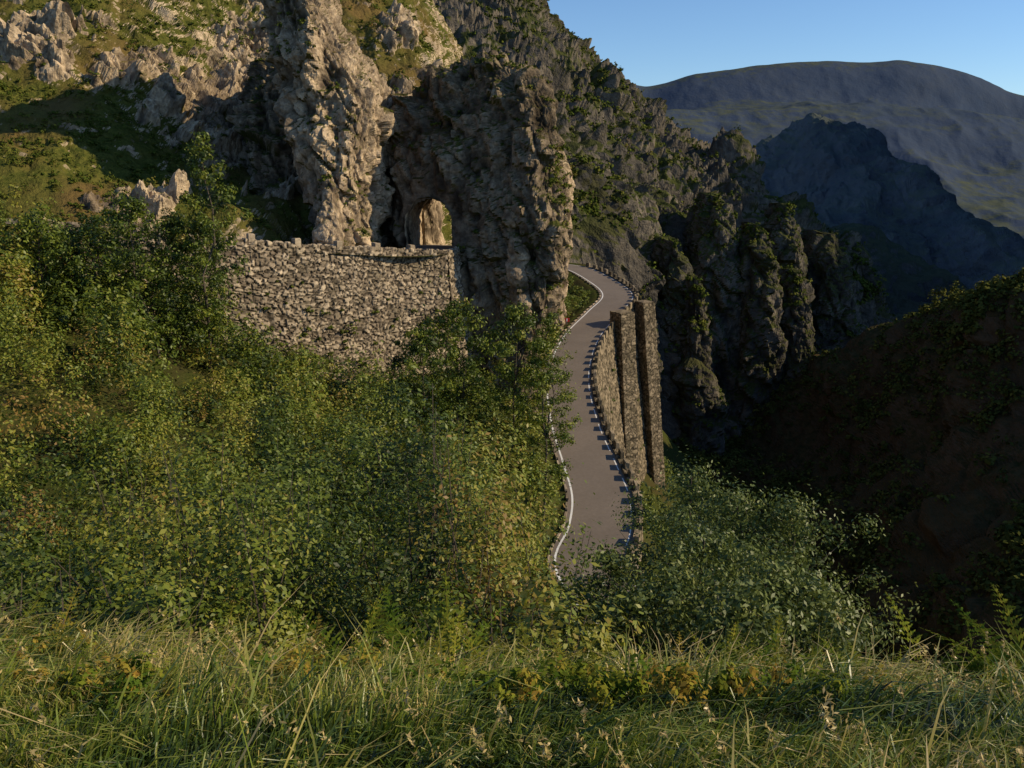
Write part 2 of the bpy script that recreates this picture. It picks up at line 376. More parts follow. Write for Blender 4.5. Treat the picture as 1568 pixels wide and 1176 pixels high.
def outn(G):
    N=gnorm(G,True); o=G-G.mean(1,keepdims=True)
    return np.where((N*o).sum(2,keepdims=True)<0,-N,N)
def lrock(name,levels,nu,nz,amp,seed,mat=None,expo=2.6,shear=None,damp=None,hole=None,fs=1.0):
    G=loft(levels,nu,nz,expo)
    if shear: G[...,1]+=shear(G[...,0])
    N=outn(G); P=G.reshape(-1,3)
    d,crev_shade=rockdisp(P/fs,amp*fs,seed)
    if damp is not None: d=d*damp(P)
    V=P+N.reshape(-1,3)*d[:,None]
    N2=outn(V.reshape(nz,nu,3)).reshape(-1,3)
    Q=gridq(nu,nz,True)
    if hole is not None:
        ins=hole(V); Q=Q[~ins[Q].all(1)]
    top=V[(nz-1)*nu:].mean(0)+np.array([0,0,.3*fs]); last=V[(nz-1)*nu:]
    rr=[V]; 
    for f in (.66,.33,.02): rr.append(last*f+top*(1-f))
    V2=np.concatenate(rr); Q2=gridq(nu,4,True)+(nz-1)*nu
    ob=mk(name,V2,np.r_[Q,Q2],mat or M_rock,{'crev_shade':np.r_[crev_shade,np.zeros(3*nu)]})
    return ob,V,N2
SH=lambda x:-.42*(x+5)
TZ=-9.95; TW=2.95; TS=3.3; TR=2.9
def tcx(y): return -9.9+(y-99)*.09
def hole(V):
    a=np.abs(V[:,0]-tcx(V[:,1])); b=V[:,2]-TZ
    lim=np.where(b<TS,TW,TW*np.sqrt(np.clip(1-((b-TS)/TR)**2,0,1)))
    return (b>-1.0)&(b<TS+TR)&(a<lim)
def tdamp(P):
    d=np.sqrt(((P[:,0]-tcx(P[:,1]))/5.0)**2+((P[:,2]-TZ-3)/5.5)**2); return .22+.78*sm((d-.6)/.8)
tunrock,VT,NT=lrock('tunnel_rock',[(-42,-9,2.5,98,112),(-30,-8.5,2.6,98,110),(-20,-8.5,3.8,97.8,110),(-12,-12,6,97.8,108.5),(-9,-15.2,6.3,98,108),(-4,-15.3,6,98,108),(2,-15,5.3,98.5,107),(6,-14,4.6,99.5,107),(9,-11,3,101,106.5),(11.0,-6,0,102,106),(11.8,-4,-2,103,105)],300,270,.78,1,mat=M_rockshade,expo=4,shear=SH,damp=tdamp,hole=hole)
prof=[(-TW,-1.2)]+[(-TW,h) for h in np.linspace(-.6,TS,9)]+[(-TW*math.cos(t),TS+TR*math.sin(t)) for t in np.linspace(0,math.pi,25)[1:-1]]+[(TW,h) for h in np.linspace(TS,-.6,9)]+[(TW,-1.2)]
yy0=np.linspace(97.6,108.4,34); G=np.zeros((len(yy0),len(prof),3))
for i,yv in enumerate(yy0):
    for j,(a,b) in enumerate(prof):
        x=tcx(yv)+a; G[i,j]=(x,yv+SH(x),TZ+b)
N=gnorm(G); P=G.reshape(-1,3); V=P+N.reshape(-1,3)*(.22*facet(P,1.3,7)+.1*facet(P,.5,8))[:,None]
mk('tunnel_lining',V,gridq(len(prof),len(yy0)),M_rock,parent=tunrock)
pin,VP,NP_=lrock('rock_pinnacle',[(-24,-25,-16,94,108),(-12,-24.5,-16.3,94,108),(-7,-24,-16.4,94,108),(-1,-24.5,-15.8,94,109),(6,-26,-15.0,95,110),(12,-27,-17.8,96,112),(17,-28,-20.5,97,114),(21,-28.5,-23,98,116),(24,-28,-25,100,114)],230,270,.8,2,expo=3)
cl_,VG,NG=lrock('rock_cliff',[(-12,-35,-25,106,126),(-3,-35.5,-25,107,126),(4,-36,-26,110,130),(10,-36,-27,114,134),(14,-35,-28,120,138)],180,150,.8,5,mat=M_rockshade,expo=3)
rb_,VR,NR=lrock('rock_buttress',[(-34,1,9.2,135,150),(-26,1.5,9.2,136,150),(-15,2,9.6,136,150),(-5,2.8,9.4,137,149),(0,4,8,138,147),(2,5,7,140,145)],150,200,.55,6,expo=3)
bk,VB,NB=lrock('rock_wall',[(-20,-20,-9.5,113,122),(-8,-20,-9.8,113.5,122),(0,-19,-9.8,114,123),(6,-18,-12,115,122),(9,-17,-14,116,120)],120,120,.45,3,expo=4)
outc=[]
def outcrop(u,v,y,w,h,seed,lean=0):
    x,yy,z=pix(u,v,y)
    lv=[(z-h*.9,x-w*.75,x+w*.75,yy-w*.5,yy+w*1.2),(z,x-w*.6,x+w*.55,yy-w*.4,yy+w),(z+h*.4,x-w*.45+lean*.4,x+w*.4+lean*.4,yy-w*.3,yy+w),(z+h*.8,x-w*.25+lean*.8,x+w*.25+lean*.8,yy,yy+w),(z+h,x-w*.08+lean,x+w*.08+lean,yy+w*.3,yy+w*.7)]
    o,V,N=lrock('rock_outcrop',lv,110,110,.42,seed,expo=3); outc.append((V,N)); return o
outcrop(790,400,96.0,2.4,8,22,-.5); outcrop(742,430,98.5,2.4,5,23); outcrop(835,420,112,2.6,7,21)
outcrop(505,340,92.0,2.4,5,28)
VS=[]
for (u0,u1,vt,vb,y,sd_) in [(925,985,335,520,228,41),(1005,1058,370,590,240,42),(1062,1140,300,600,268,43),(1135,1190,345,600,262,44),(1175,1235,315,600,285,45),(1232,1318,362,600,290,46),(1040,1090,430,640,232,47),(1195,1250,420,640,262,48)]:
    xa,_,zt=pix(u0,vt,y); xb,_,zb=pix(u1,vb,y); xa2=pix(u0,vb,y)[0]; xb1=pix(u1,vt,y)[0]; w_=xb-xa2; h_=zt-zb
    lv=[(zb-25,xa2-w_*.4,xb+w_*.45,y-w_*.7,y+w_*2.2)]
    for f,ki,ya in [(0,.18,.55),(.3,.08,.5),(.55,.0,.42),(.75,-.08,.32),(.9,-.2,.15),(1,-.38,-.1)]:
        xl=xa2+(xa-xa2)*f; xr=xb+(xb1-xb)*f; lv.append((zb+h_*f,xl-w_*ki,xr+w_*ki,y-w_*ya,y+w_*(1.9-.7*f)))
    o,V,N=lrock('rock_tower',lv,140,170,.62,sd_,mat=M_gorge,expo=2.6,fs=2.3); VS.append((V,N))
# ================= masonry
def stoneattrs(P,sc=(1.5,1.5,2.3)):
    q=P*np.array(sc)+.5*np.stack([vn(P*.9,3),vn(P*.9,4),vn(P*.9,5)],1)+.25*np.stack([vn(P*2.6,13),vn(P*2.6,14),vn(P*2.6,15)],1)
    d1,d2,r,t=worley(q,200); e=np.clip((d2-d1)*3.2,0,1)
    return e,r,t
def masonry(name,path,depth,batter,outward,thick=.6,step=.16,amp=.13,sc=(1.5,1.5,2.3),parent=None,mat=None):
    P=resample(np.array(path,float),step); s,t=side(P); s=s*outward
    k=np.linspace(0,1,len(P)); dep=np.interp(k,np.linspace(0,1,len(depth)),depth)
    m=max(4,int(max(depth)/step)); rows=[]
    for j in range(m+1):
        f=1-j/m
        rows.append(P+s*(batter*dep*f)[:,None]-np.stack([0*dep,0*dep,dep*f],1))
    nt_=max(3,int(thick/step))
    for j in range(1,nt_+1): rows.append(P-s*(thick*j/nt_))
    for j in range(1,6): rows.append(P-s*thick-np.array([0,0,.25*j]))
    G=np.array(rows); N=gnorm(G); ref=s[None]+np.array([0,0,.3]); 
    N[:m+1]=np.where((N[:m+1]*ref).sum(2,keepdims=True)<0,-N[:m+1],N[:m+1]); N[m+1:m+1+nt_]=(0,0,1); N[m+1+nt_:]=-s
    Q=G.reshape(-1,3); e,r,tt=stoneattrs(Q,sc)
    V=Q+N.reshape(-1,3)*(amp*e+(r-.5)*amp*.9+tt*amp*.6+.12*fbm(Q/2.5,2,8))[:,None]
    return mk(name,V,gridq(len(P),len(rows)),mat or M_stone,{'stone':r,'mortar':1-sm(e*1.3)},parent=parent)
wallp=[pix(60,338,74.5),pix(200,350,75.5),pix(320,362,77),pix(430,373,80.5),pix(540,379,85.5),pix(620,383,90),pix(684,386,93.5)]
W=cr(wallp,120)
wall=empty('stone_retaining_wall')
masonry('wall_face',W,[5,8,12.5,14,14.5,14,14],.09,1,.6,.14,.17,(1.6,1.6,2.4),parent=wall)
masonry('wall_return',[tuple(W[-1]),(W[-1][0]+.8,W[-1][1]+1.5,W[-1][2]),(W[-1][0]+1.2,W[-1][1]+5,W[-1][2])],[14,14],.09,1,.6,.15,.17,(1.6,1.6,2.4),parent=wall)
def boxes(name,items,mat,parent=None,seed=1):
    V=[];Q=[];r=np.random.default_rng(seed);st=[]
    for c,t,l,w,h in items:
        t=np.array([t[0],t[1],0.]);t/=np.linalg.norm(t); s=np.array([t[1],-t[0],0]); up=np.array([0,0,1.]); c=np.array(c)
        b=len(V); ch=.08*min(w,h)+.02; h=h*r.uniform(.9,1.1)
        ring=[(-1,-1),(1,-1),(1,1),(-1,1)]
        for (zz,ins) in ((-.3,0),(h-ch,0),(h,ch)):
            for a,d in ring:
                V.append(c+t*(a*(l/2-ins))+s*(d*(w/2-ins))+up*zz+r.normal(0,.02,3))
        for k in range(2):
            for i in range(4):
                j=(i+1)%4; Q.append([b+k*4+i,b+k*4+j,b+k*4+4+j,b+k*4+4+i])
        Q.append([b+8,b+9,b+10,b+11]); st+= [r.random()]*12
    return mk(name,V,Q,mat,{'stone':st,'mortar':[0]*len(V)},parent=parent)
Wr=resample(W,4.6); s_,t_=side(Wr)
boxes('parapet_blocks',[(Wr[i]-s_[i]*.3,t_[i],.6,.8,.62) for i in range(len(Wr))],M_stone,wall,3)
kk=[i for i in range(len(LOW)) if LOW[i][1]>58]
a0=kk[0]; a1=kk[-1]
edge=LOW[a0:a1]-LS[a0:a1]*3.8
edge=edge+np.array([0,0,.12])
dep=np.interp(edge[:,1],[58,90,112,124,172,185],[2,3,12,34,34,20])
rw=empty('road_retaining_wall')
masonry('retaining_face',edge,list(dep[::4]),.13,-1,.5,.3,.12,(1.1,1.1,1.7),rw,M_stone2)
E2=resample(LOW[a0:a1]-LS[a0:a1]*3.82+np.array([0,0,.1]),2.7); s2,t2=side(E2)
boxes('guard_stones',[(E2[i],t2[i],1.4,.42,.78) for i in range(len(E2))],M_stone2,rw,4)
ik=[i for i in range(len(LOW)) if 60<LOW[i][1]<185]
K=resample(LOW[ik[0]:ik[-1]]+LS[ik[0]:ik[-1]]*3.5,2.0); s3,t3=side(K)
boxes('kerb_stones',[(K[i],t3[i],1.5,.25,.13) for i in range(len(K))],M_stone,rw,5)
def buttress(name,top0,top1,bot0,bot1,y0,y1,zt,zb,yb):
    lv=[]
    for f in np.linspace(1,0,8):
        lv.append((zt+(zb-zt)*f, top0+(bot0-top0)*f, top1+(bot1-top1)*f, y0-yb*f, y1))
    nu,nz=96,220
    G=loft(lv,nu,nz,9); cen=G.mean(1,keepdims=True); an=math.radians(30); D=(G-cen)*.84
    G=cen+np.stack([D[...,0]*math.cos(an)-D[...,1]*math.sin(an),D[...,0]*math.sin(an)+D[...,1]*math.cos(an),D[...,2]],-1); G[...,2]=cen[...,2]
    N=outn(G)
    P=G.reshape(-1,3); e,r,tt=stoneattrs(P,(1.3,1.3,2.0)); V=P+N.reshape(-1,3)*(.07*e+(r-.5)*.05)[:,None]
    Q=gridq(nu,nz,True); top=V[(nz-1)*nu:]; c=top.mean(0)+np.array([0,0,.2])
    V=np.r_[V,top*.5+c*.5,top*.02+c*.98]; Q2=gridq(nu,3,True)+(nz-1)*nu
    ee=np.r_[e,np.ones(2*nu)]; r2_=np.r_[r,np.full(2*nu,.5)]
    return mk(name,V,np.r_[Q,Q2],M_stone2,{'stone':r2_,'mortar':1-sm(ee*1.4)})
x0,_,z0=pix(938,478,139); x1,_,_=pix(969,476,139); xb0,_,zb=pix(950,705,139); xb1,_,_=pix(976,705,139)
buttress('stone_buttress',x0,x1,xb0,xb1,137.8,141.5,z0,zb-8,1.0)
x0,_,z0=pix(974,462,152); x1,_,_=pix(1000,460,152); xb0,_,zb=pix(996,745,152); xb1,_,_=pix(1020,745,152)
buttress('stone_buttress',x0,x1,xb0,xb1,150.8,154.2,z0,zb-8,1.0)
sg=empty('traffic_sign'); sx_,sy_,sz_=pix(868,490,141)
def box(name,c,d,mat,par):
    bm=bmesh.new(); bmesh.ops.create_cube(bm,size=1); bmesh.ops.scale(bm,vec=d,verts=bm.verts); bmesh.ops.bevel(bm,geom=bm.edges[:],offset=min(d)*.2,segments=1,affect='EDGES'); bmesh.ops.translate(bm,vec=c,verts=bm.verts)
    me=bpy.data.meshes.new(name);bm.to_mesh(me);bm.free();me.materials.append(mat);o=bpy.data.objects.new(name,me);scene.collection.objects.link(o);o.parent=par
box('post',(sx_,sy_+.06,sz_-1),(.08,.08,2.6),M_metal,sg); box('panel',(sx_,sy_,sz_),(.9,.05,.7),M_red,sg); box('white_bar',(sx_,sy_-.04,sz_),(.25,.03,.5),M_white,sg)
# ================= foliage
def rdir(n):
    v=rng.normal(size=(n,3)); return v/np.linalg.norm(v,axis=1,keepdims=True)
class Leaves:
    def __init__(s): s.C=[];s.N=[];s.S=[];s.T=[]
    def add(s,C,N,S,T): s.C.append(C);s.N.append(N);s.S.append(np.broadcast_to(S,(len(C),)));s.T.append(T)
    def build(s,name,mat,asp=.5,parent=None):
        C=np.concatenate(s.C);N=np.concatenate(s.N);S=np.concatenate(s.S)[:,None];T=np.clip(np.concatenate(s.T),0,1)
        N=N/np.linalg.norm(N,axis=1,keepdims=True)
        a=np.cross(N,rdir(len(C))); a/=np.linalg.norm(a,axis=1,keepdims=True); b=np.cross(N,a)
        V=np.stack([C+a*S,C+b*S*asp+a*S*.1,C-a*S,C-b*S*asp+a*S*.1],1).reshape(-1,3)
        Q=np.arange(len(V)).reshape(-1,4)
        return mk(name,V,Q,mat,{'tint':np.repeat(T,4)},parent=parent)
def bushvar(n,k,flat=.75):
    cd=rdir(k); cd[:,2]=np.abs(cd[:,2])*.95-.1; cr_=(rng.random(k)**.4)[:,None]*.78
    cc=cd*cr_*np.array([1,1,flat*1.25])+np.array([0,0,.12]); rr=rng.uniform(.15,.32,k); ct=rng.random(k)
    i=rng.integers(0,k,n); d=rdir(n); d[:,2]=np.where(rng.random(n)<.6,np.abs(d[:,2]),d[:,2]); rad=rng.random(n)**.33
    P=cc[i]+d*(rr[i]*rad)[:,None]*np.array([1,1,.8])
    m=rng.random(n)<.12; P[m]+=d[m]*rng.uniform(.05,.22,m.sum())[:,None]+np.array([0,0,.06])
    bd=P/np.maximum(np.linalg.norm(P,axis=1,keepdims=True),.05)
    N=d*.7+bd*.55+rdir(n)*.55+np.array([0,0,.1])
    return P,N,ct[i]
VARS={}
def getvar(n,k):
    key=(n,k)
    if key not in VARS: VARS[key]=[bushvar(n,k) for _ in range(9)]
    return VARS[key][rng.integers(0,9)]
def addbush(L,c,R,Hh,n,k,size,tb,tv=.3):
    P,N,t=getvar(n,k); a=rng.uniform(0,6.28); ca,sa=math.cos(a),math.sin(a); Rm=np.array([[ca,-sa,0],[sa,ca,0],[0,0,1]])
    L.add(np.array(c)+(P@Rm.T)*np.array([R,R,Hh]),N@Rm.T,size*rng.uniform(.7,1.25,len(P)),tb+(t-.5)*tv+rng.normal(0,.08,len(P)))
wallx=W[:,0]; wally=W[:,1]
th=Leaves(); cand=[]
y=9.6
while y<96:
    sp=2.4 if y<16 else (3.1 if y<30 else (3.7 if y<55 else 3.7))
    xl=-.74*y-4; xr=.60*y+2
    for x in np.arange(xl,xr,sp): cand.append((x+rng.uniform(-.5,.5)*sp,y+rng.uniform(-.5,.5)*sp,sp))
    y+=sp*.85
cand=np.array(cand); hz=H(cand[:,0],cand[:,1]); sdv,_=near_road(cand[:,0],cand[:,1])
stems=[]
clx=fbm(np.c_[cand[:,:2]/11,np.zeros(len(cand))],3,33)
for (x,yy,sp),z,sd,cn in zip(cand,hz,sdv,clx):
    wy=np.interp(x,wallx,wally,left=74,right=97)
    if x>wallx[0]-3 and yy>wy-2.6: continue
    if x<=wallx[0]-3 and yy>74: continue
    if yy>42 and abs(sd)<6.8: continue
    if yy>42 and sd<0 and x>0 and sd<-14: continue
    r=x/yy
    left=r<.05+.02*cn
    if left: hh=rng.uniform(2.2,6.8)*(1+.35*cn)
    elif r<.24 and yy>11: hh=rng.uniform(.9,1.5)
    else: hh=rng.uniform(1.4,2.4)
    if yy<11.5: hh=min(hh,rng.uniform(1.8,3.6))
    if abs(sd)<11 and yy>50: hh=min(hh,rng.uniform(1.8,3.2))
    if yy>.85*wy: hh=min(hh,rng.uniform(2,4.2))
    if x<-26 and yy>46: hh=rng.uniform(6.0,10.0)
    if yy<16: n,k,s=2500,36,.058
    elif yy<30: n,k,s=2000,32,.080
    elif yy<55: n,k,s=1200,26,.112
    else: n,k,s=760,20,.155
    if not left: n=int(n*.5)
    if x<-26 and yy>46: n=1500
    R=sp*rng.uniform(.55,1.05)*(1 if left else .75)
    addbush(th,(x,yy,z-.1+hh*.1),R,hh,n,k,s,.38+.28*cn+rng.normal(0,.22),.34)
    if yy<30 and left: stems.append((x,yy,z,R,hh))
thick=empty('shrub_thicket')
th.build('leaves',M_leaf,.5,thick)
def tubes(name,paths,mat,parent=None,ns=5):
    V=[];Q=[]
    for P,r0,r1 in paths:
        P=np.array(P); t=np.gradient(P,axis=0); t/=np.linalg.norm(t,axis=1,keepdims=True)
        ref=np.array([.3,.9,.1]); a=np.cross(t,ref);a/=np.linalg.norm(a,axis=1,keepdims=True);b=np.cross(t,a)
        rr=np.linspace(r0,r1,len(P)); base=len(V)
        for i in range(len(P)):
            for k in range(ns):
                an=2*math.pi*k/ns; V.append(P[i]+(a[i]*math.cos(an)+b[i]*math.sin(an))*rr[i])
        for i in range(len(P)-1):
            for k in range(ns): Q.append([base+i*ns+k,base+i*ns+(k+1)%ns,base+(i+1)*ns+(k+1)%ns,base+(i+1)*ns+k])
    return mk(name,V,Q,mat,parent=parent)
pp=[]
for x,yy,z,R,hh in stems:
    for k in range(5):
        a=rng.uniform(0,6.28);d=np.array([math.cos(a),math.sin(a),0])*R*rng.uniform(.2,.6)
        b=np.array([x,yy,z-.1]); top=b+d+np.array([0,0,hh*rng.uniform(.6,.95)]); m=(b+top)/2+rng.normal(0,.12,3)
        pp.append(([b,m,top],.035,.006))
tubes('stems',pp,M_bark,thick,4)
def tree(name,base,h,R,nleaf,size,mat,tb,trunk_r=.12,low=.25,slim=1.0):
    e_=empty(name); L=Leaves(); base=np.array(base); paths=[]
    tp=[base+np.array([0,0,-.5])]; off=np.zeros(3)
    for k in range(1,8): off=off+np.append(rng.normal(0,.035*h,2)*.6,0); tp.append(base+off+np.array([0,0,h*k/7*.92]))
    tp=np.array(tp); paths.append((tp,trunk_r,.015)); nb=30
    for i in range(nb):
        f=low+(1-low)*(i+rng.random())/nb; st=np.array([np.interp(f*.92,np.linspace(-.02,.92,8),tp[:,k]) for k in range(3)])
        a=i*2.4+rng.uniform(-.4,.4); env=math.sin(math.pi*min(1,(f-low)/(1-low)*.75+.22))
        ln=R*env*rng.uniform(.6,1.15)*slim; d=np.array([math.cos(a),math.sin(a),rng.uniform(.35,.9)])
        P=[st,st+d*ln*.5+rng.normal(0,.03*R,3),st+d*ln*np.array([1,1,.8])]
        paths.append((P,trunk_r*.35*(1.1-f),.006))
        m=3
        for j in range(m):
            c=st+(np.array(P[2])-st)*(.45+.3*j)+rng.normal(0,.08*R,3)
            n=int(nleaf/nb/m); rr=R*rng.uniform(.14,.28); dd=rdir(n)
            ct=rng.normal(0,.14)
            Pn=c+dd*(rr*rng.random(n)**.4)[:,None]*np.array([1,1,.8])+(rng.random(n)[:,None]<.12)*dd*rr*.6
            L.add(Pn,dd*.9+rdir(n)*.6+np.array([0,0,.15]),size*rng.uniform(.7,1.2,n),tb+ct+rng.normal(0,.1,n))
    tubes('trunk_and_limbs',paths,M_bark,e_,6); L.build('crown',mat,.48,e_)
def gz(x,y): return float(H(np.array([x]),np.array([y]))[0])
def treeat(name,u,v,y,R,nleaf,size,mat,tb,**k):
    x,yy,zt=pix(u,v,y); g=gz(x,yy); tree(name,(x,yy,g),zt-g,R,nleaf,size,mat,tb,**k)
for (u,v,y,R,n) in [(1075,712,17,2.4,12500),(1160,702,16.5,2.4,12500),(1220,760,15,2.1,10500),(1005,765,14.5,1.9,9500),(1110,800,13,2.0,10000),(950,830,12.5,1.1,5500),(1190,850,11.5,1.8,9500),(1255,880,11.5,1.5,8500),(1030,870,11,1.6,8500),(1120,890,10,1.5,8500),(970,890,10.5,1.1,5500)]:
    treeat('broadleaf_tree',u,v,y,R,n,.048,M_leaf2,.46,trunk_r=.08,low=.06)
treeat('broadleaf_tree',282,178,66,2.6,5500,.15,M_leaf,.35,trunk_r=.16,low=.15)
treeat('broadleaf_tree',215,290,64,3.4,6500,.15,M_leaf,.3,low=.1)
treeat('broadleaf_tree',325,320,68,3.0,6500,.15,M_leaf,.35,low=.1)
treeat('broadleaf_tree',250,310,70,3.2,6500,.15,M_leaf,.25,low=.1)
treeat('broadleaf_tree',140,330,68,3.4,6500,.15,M_leaf,.4,low=.1)
treeat('broadleaf_tree',40,325,62,3.4,6500,.15,M_leaf,.35,low=.1)
treeat('broadleaf_tree',700,450,74,3.6,7500,.16,M_leaf,.35,low=.08)
treeat('broadleaf_tree',785,450,76,3.6,7500,.16,M_leaf,.35,low=.08)
treeat('broadleaf_tree',835,500,72,3.0,6500,.15,M_leaf,.45,low=.08)
treeat('broadleaf_tree',640,500,70,3.2,5500,.15,M_leaf,.3,low=.08)
treeat('broadleaf_tree',840,470,88,3.0,5500,.16,M_leaf,.4,low=.08)
def scatter(L,V,N,num,zmin,rad,n,size,tb,cond=None,seed=1,k=8):
    m=N[:,2]>zmin
    if cond is not None: m&=cond(V)
    idx=np.where(m)[0]
    if len(idx)==0: return
    cl=fbm(V[idx]/ (rad[1]*7),2,seed); w=np.clip(cl+.35,.02,None); w/=w.sum()
    for i in rng.choice(idx,num,p=w):
        R=rng.uniform(*rad); addbush(L,V[i]+np.array([0,0,-.15*R]),R,R*rng.uniform(.7,1.2),n,k,size,tb+rng.normal(0,.14),.25)
L=Leaves()
scatter(L,VE,NE,2100,.45,(.4,1.5),60,.14,.45,lambda V:(V[:,1]>84)&(V[:,0]>-110),1)
scatter(L,VT,NT,130,.35,(.3,1.0),80,.12,.45,lambda V:V[:,2]>-20,2)
scatter(L,VT,NT,110,-.2,(.5,1.4),110,.12,.5,lambda V:(V[:,2]>-20)&(V[:,2]<2)&(V[:,0]>3.8),3)
scatter(L,VR,NR,160,-.1,(.5,1.5),90,.14,.5,lambda V:(V[:,2]>-22),3)
scatter(L,VP,NP_,170,.35,(.3,.9),60,.12,.5,None,4)
scatter(L,VG,NG,40,.35,(.3,1.2),60,.14,.4,None,4)
for V,N in outc: scatter(L,V,N,10,.4,(.3,.8),60,.12,.5,None,5)
for i in range(90):
    j=rng.integers(20,119); hgt=rng.uniform(6.5,13) if i<70 else rng.uniform(1,7); p=W[j]+np.array([.5,-.6,0])*(.09*hgt/.6)-np.array([0,0,hgt]); r=rng.uniform(.3,1.0) if i<70 else rng.uniform(.15,.35)
    addbush(L,p,r,r,90,8,.11,.45)
L.build('hillside_shrubs',M_dist,.6)
L=Leaves()
scatter(L,VC,NC,4400,.4,(1.0,3.0),32,.45,.38,lambda V:(V[:,1]<470)&(V[:,2]>-120),6)
for V,N in VS: scatter(L,V,N,140,.25,(.7,2.0),36,.36,.4,None,8)
L.build('gorge_shrubs',M_dist,.7)
L=Leaves()
scatter(L,VD,ND,4200,.15,(1.6,4.2),50,.40,.5,lambda V:(V[:,1]<400),7,10)
rd=cr(dr,300)
for i in range(480):
    p=rd[rng.integers(0,300)]+np.array([4,2,-1.0])+rng.normal(0,4,3)*np.array([1,1,.1]); addbush(L,p,rng.uniform(1.5,3.6),rng.uniform(2,5.0),100,12,.36,.8)
L.build('distant_woodland',M_distd,.7)
L=Leaves()
for i in range(420):
    j=rng.integers(int(len(LOW)*.05),len(LOW)-25); o=rng.uniform(5.5,13); p=LOW[j]+LS[j]*o
    if p[1]<60: continue
    z=gz(p[0],p[1]); r=rng.uniform(.5,1.6); addbush(L,(p[0],p[1],z),r,r*1.1,130,10,.14,.5)
for i in range(480):
    j=rng.integers(0,len(LOW)-25); o=rng.uniform(6.5,16); p=LOW[j]-LS[j]*o
    if p[1]<60: continue
    z=gz(p[0],p[1]); r=rng.uniform(.7,2.2); addbush(L,(p[0],p[1],z),r,r,150,10,.16,.45)
for i in range(120):
    j=rng.integers(0,len(edge)); d_=rng.uniform(1.2,dep[j]); p=edge[j]-LS[a0+j]*(.13*d_)-np.array([0,0,d_]); r=rng.uniform(.3,1.0)
    addbush(L,p,r,r,80,8,.16,.45)
L.build('roadside_shrubs',M_leaf,.55)
# ================= foreground grass
def blades(n,yr,h0,h1,w,tb,tv,name,par,bend=.5,dens=None):
    yv=yr[0]+(yr[1]-yr[0])*rng.random(n)**.8; xv=(rng.random(n)*2-1)*(.72*yv+1.0)
    if dens is not None:
        c=fbm(np.c_[xv,yv,0*xv]*dens,3,77); k=rng.random(n)<np.clip(.45+c*1.6,.04,1); xv=xv[k];yv=yv[k]; n=len(xv)
    c=fbm(np.c_[xv,yv,0*xv]*1.6,3,55)*1.5; ca=fbm(np.c_[xv,yv,0*xv]*.9,2,56)
    z=H(xv,yv); B=np.c_[xv,yv,z-.02]; h=rng.uniform(h0,h1,n)*np.clip(1+.7*c,.3,1.4)
    a=rng.normal(.35,.8,n)+ca*2.2; ld=np.c_[np.cos(a),np.sin(a),0*a]*(h*rng.uniform(.1,bend*2.2,n))[:,None]
    sdv=rdir(n); sdv[:,2]=0; sdv/=np.linalg.norm(sdv,axis=1,keepdims=True); sdv=sdv*(w*rng.uniform(.6,1.3,n))[:,None]
    up=np.c_[0*h,0*h,h]
    p1=B+up*.4+ld*.15;p2=B+up*.75+ld*.5;p3=B+up*.9*(1-.45*rng.random(n))[:,None]+ld
    V=np.stack([B-sdv,B+sdv,p1-sdv*.95,p1+sdv*.95,p2-sdv*.65,p2+sdv*.65,p3-sdv*.08,p3+sdv*.08],1)
    b=np.arange(n)[:,None,None]*8; Q=(b+np.array([[0,1,3,2],[2,3,5,4],[4,5,7,6]])[None]).reshape(-1,4)
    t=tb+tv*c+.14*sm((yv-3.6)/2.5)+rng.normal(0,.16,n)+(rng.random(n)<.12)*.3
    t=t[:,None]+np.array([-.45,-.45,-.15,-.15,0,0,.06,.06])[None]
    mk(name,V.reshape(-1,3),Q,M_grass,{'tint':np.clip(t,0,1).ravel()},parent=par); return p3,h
gr=empty('meadow_grass')
blades(105000,(1.1,7.6),.07,.20,.0040,.32,.4,'blades',gr)
blades(24000,(1.3,6.4),.16,.34,.0060,.42,.42,'tall_blades',gr,.8,.8)
tips,hh=blades(3600,(2.2,6.8),.22,.42,.0018,.9,.1,'dry_stalks',gr,.5,.6)
L=Leaves()
for t,h in zip(tips,hh):
    n=16; f=rng.random(n)[:,None]; C=t+np.array([.04,0,.0])*f-np.array([0,0,.09])*f+rng.normal(0,.007,(n,3))
    L.add(C,rdir(n),.014,np.full(n,.95)+rng.normal(0,.06,n))
L.build('seed_heads',M_grass,.35,gr)
L=Leaves()
for i in range(560):
    yv=rng.uniform(3.6,8.6); xv=rng.uniform(-1,1)*(.68*yv+.5)
    if fbm(np.array([[xv*.8,yv*.8,3.]]),2,5)[0]<-.12 and yv<6: continue
    z=gz(xv,yv); R=rng.uniform(.10,.32)*(.75 if yv<4.6 else 1)
    addbush(L,(xv,yv,z+.02),R,rng.uniform(.14,.34)*(1.6 if yv>6.8 else 1),170,14,.021,rng.choice([-.05,.05,.18,.35,.6]),.25)
L.build('bracken_undergrowth',M_fern,.5)
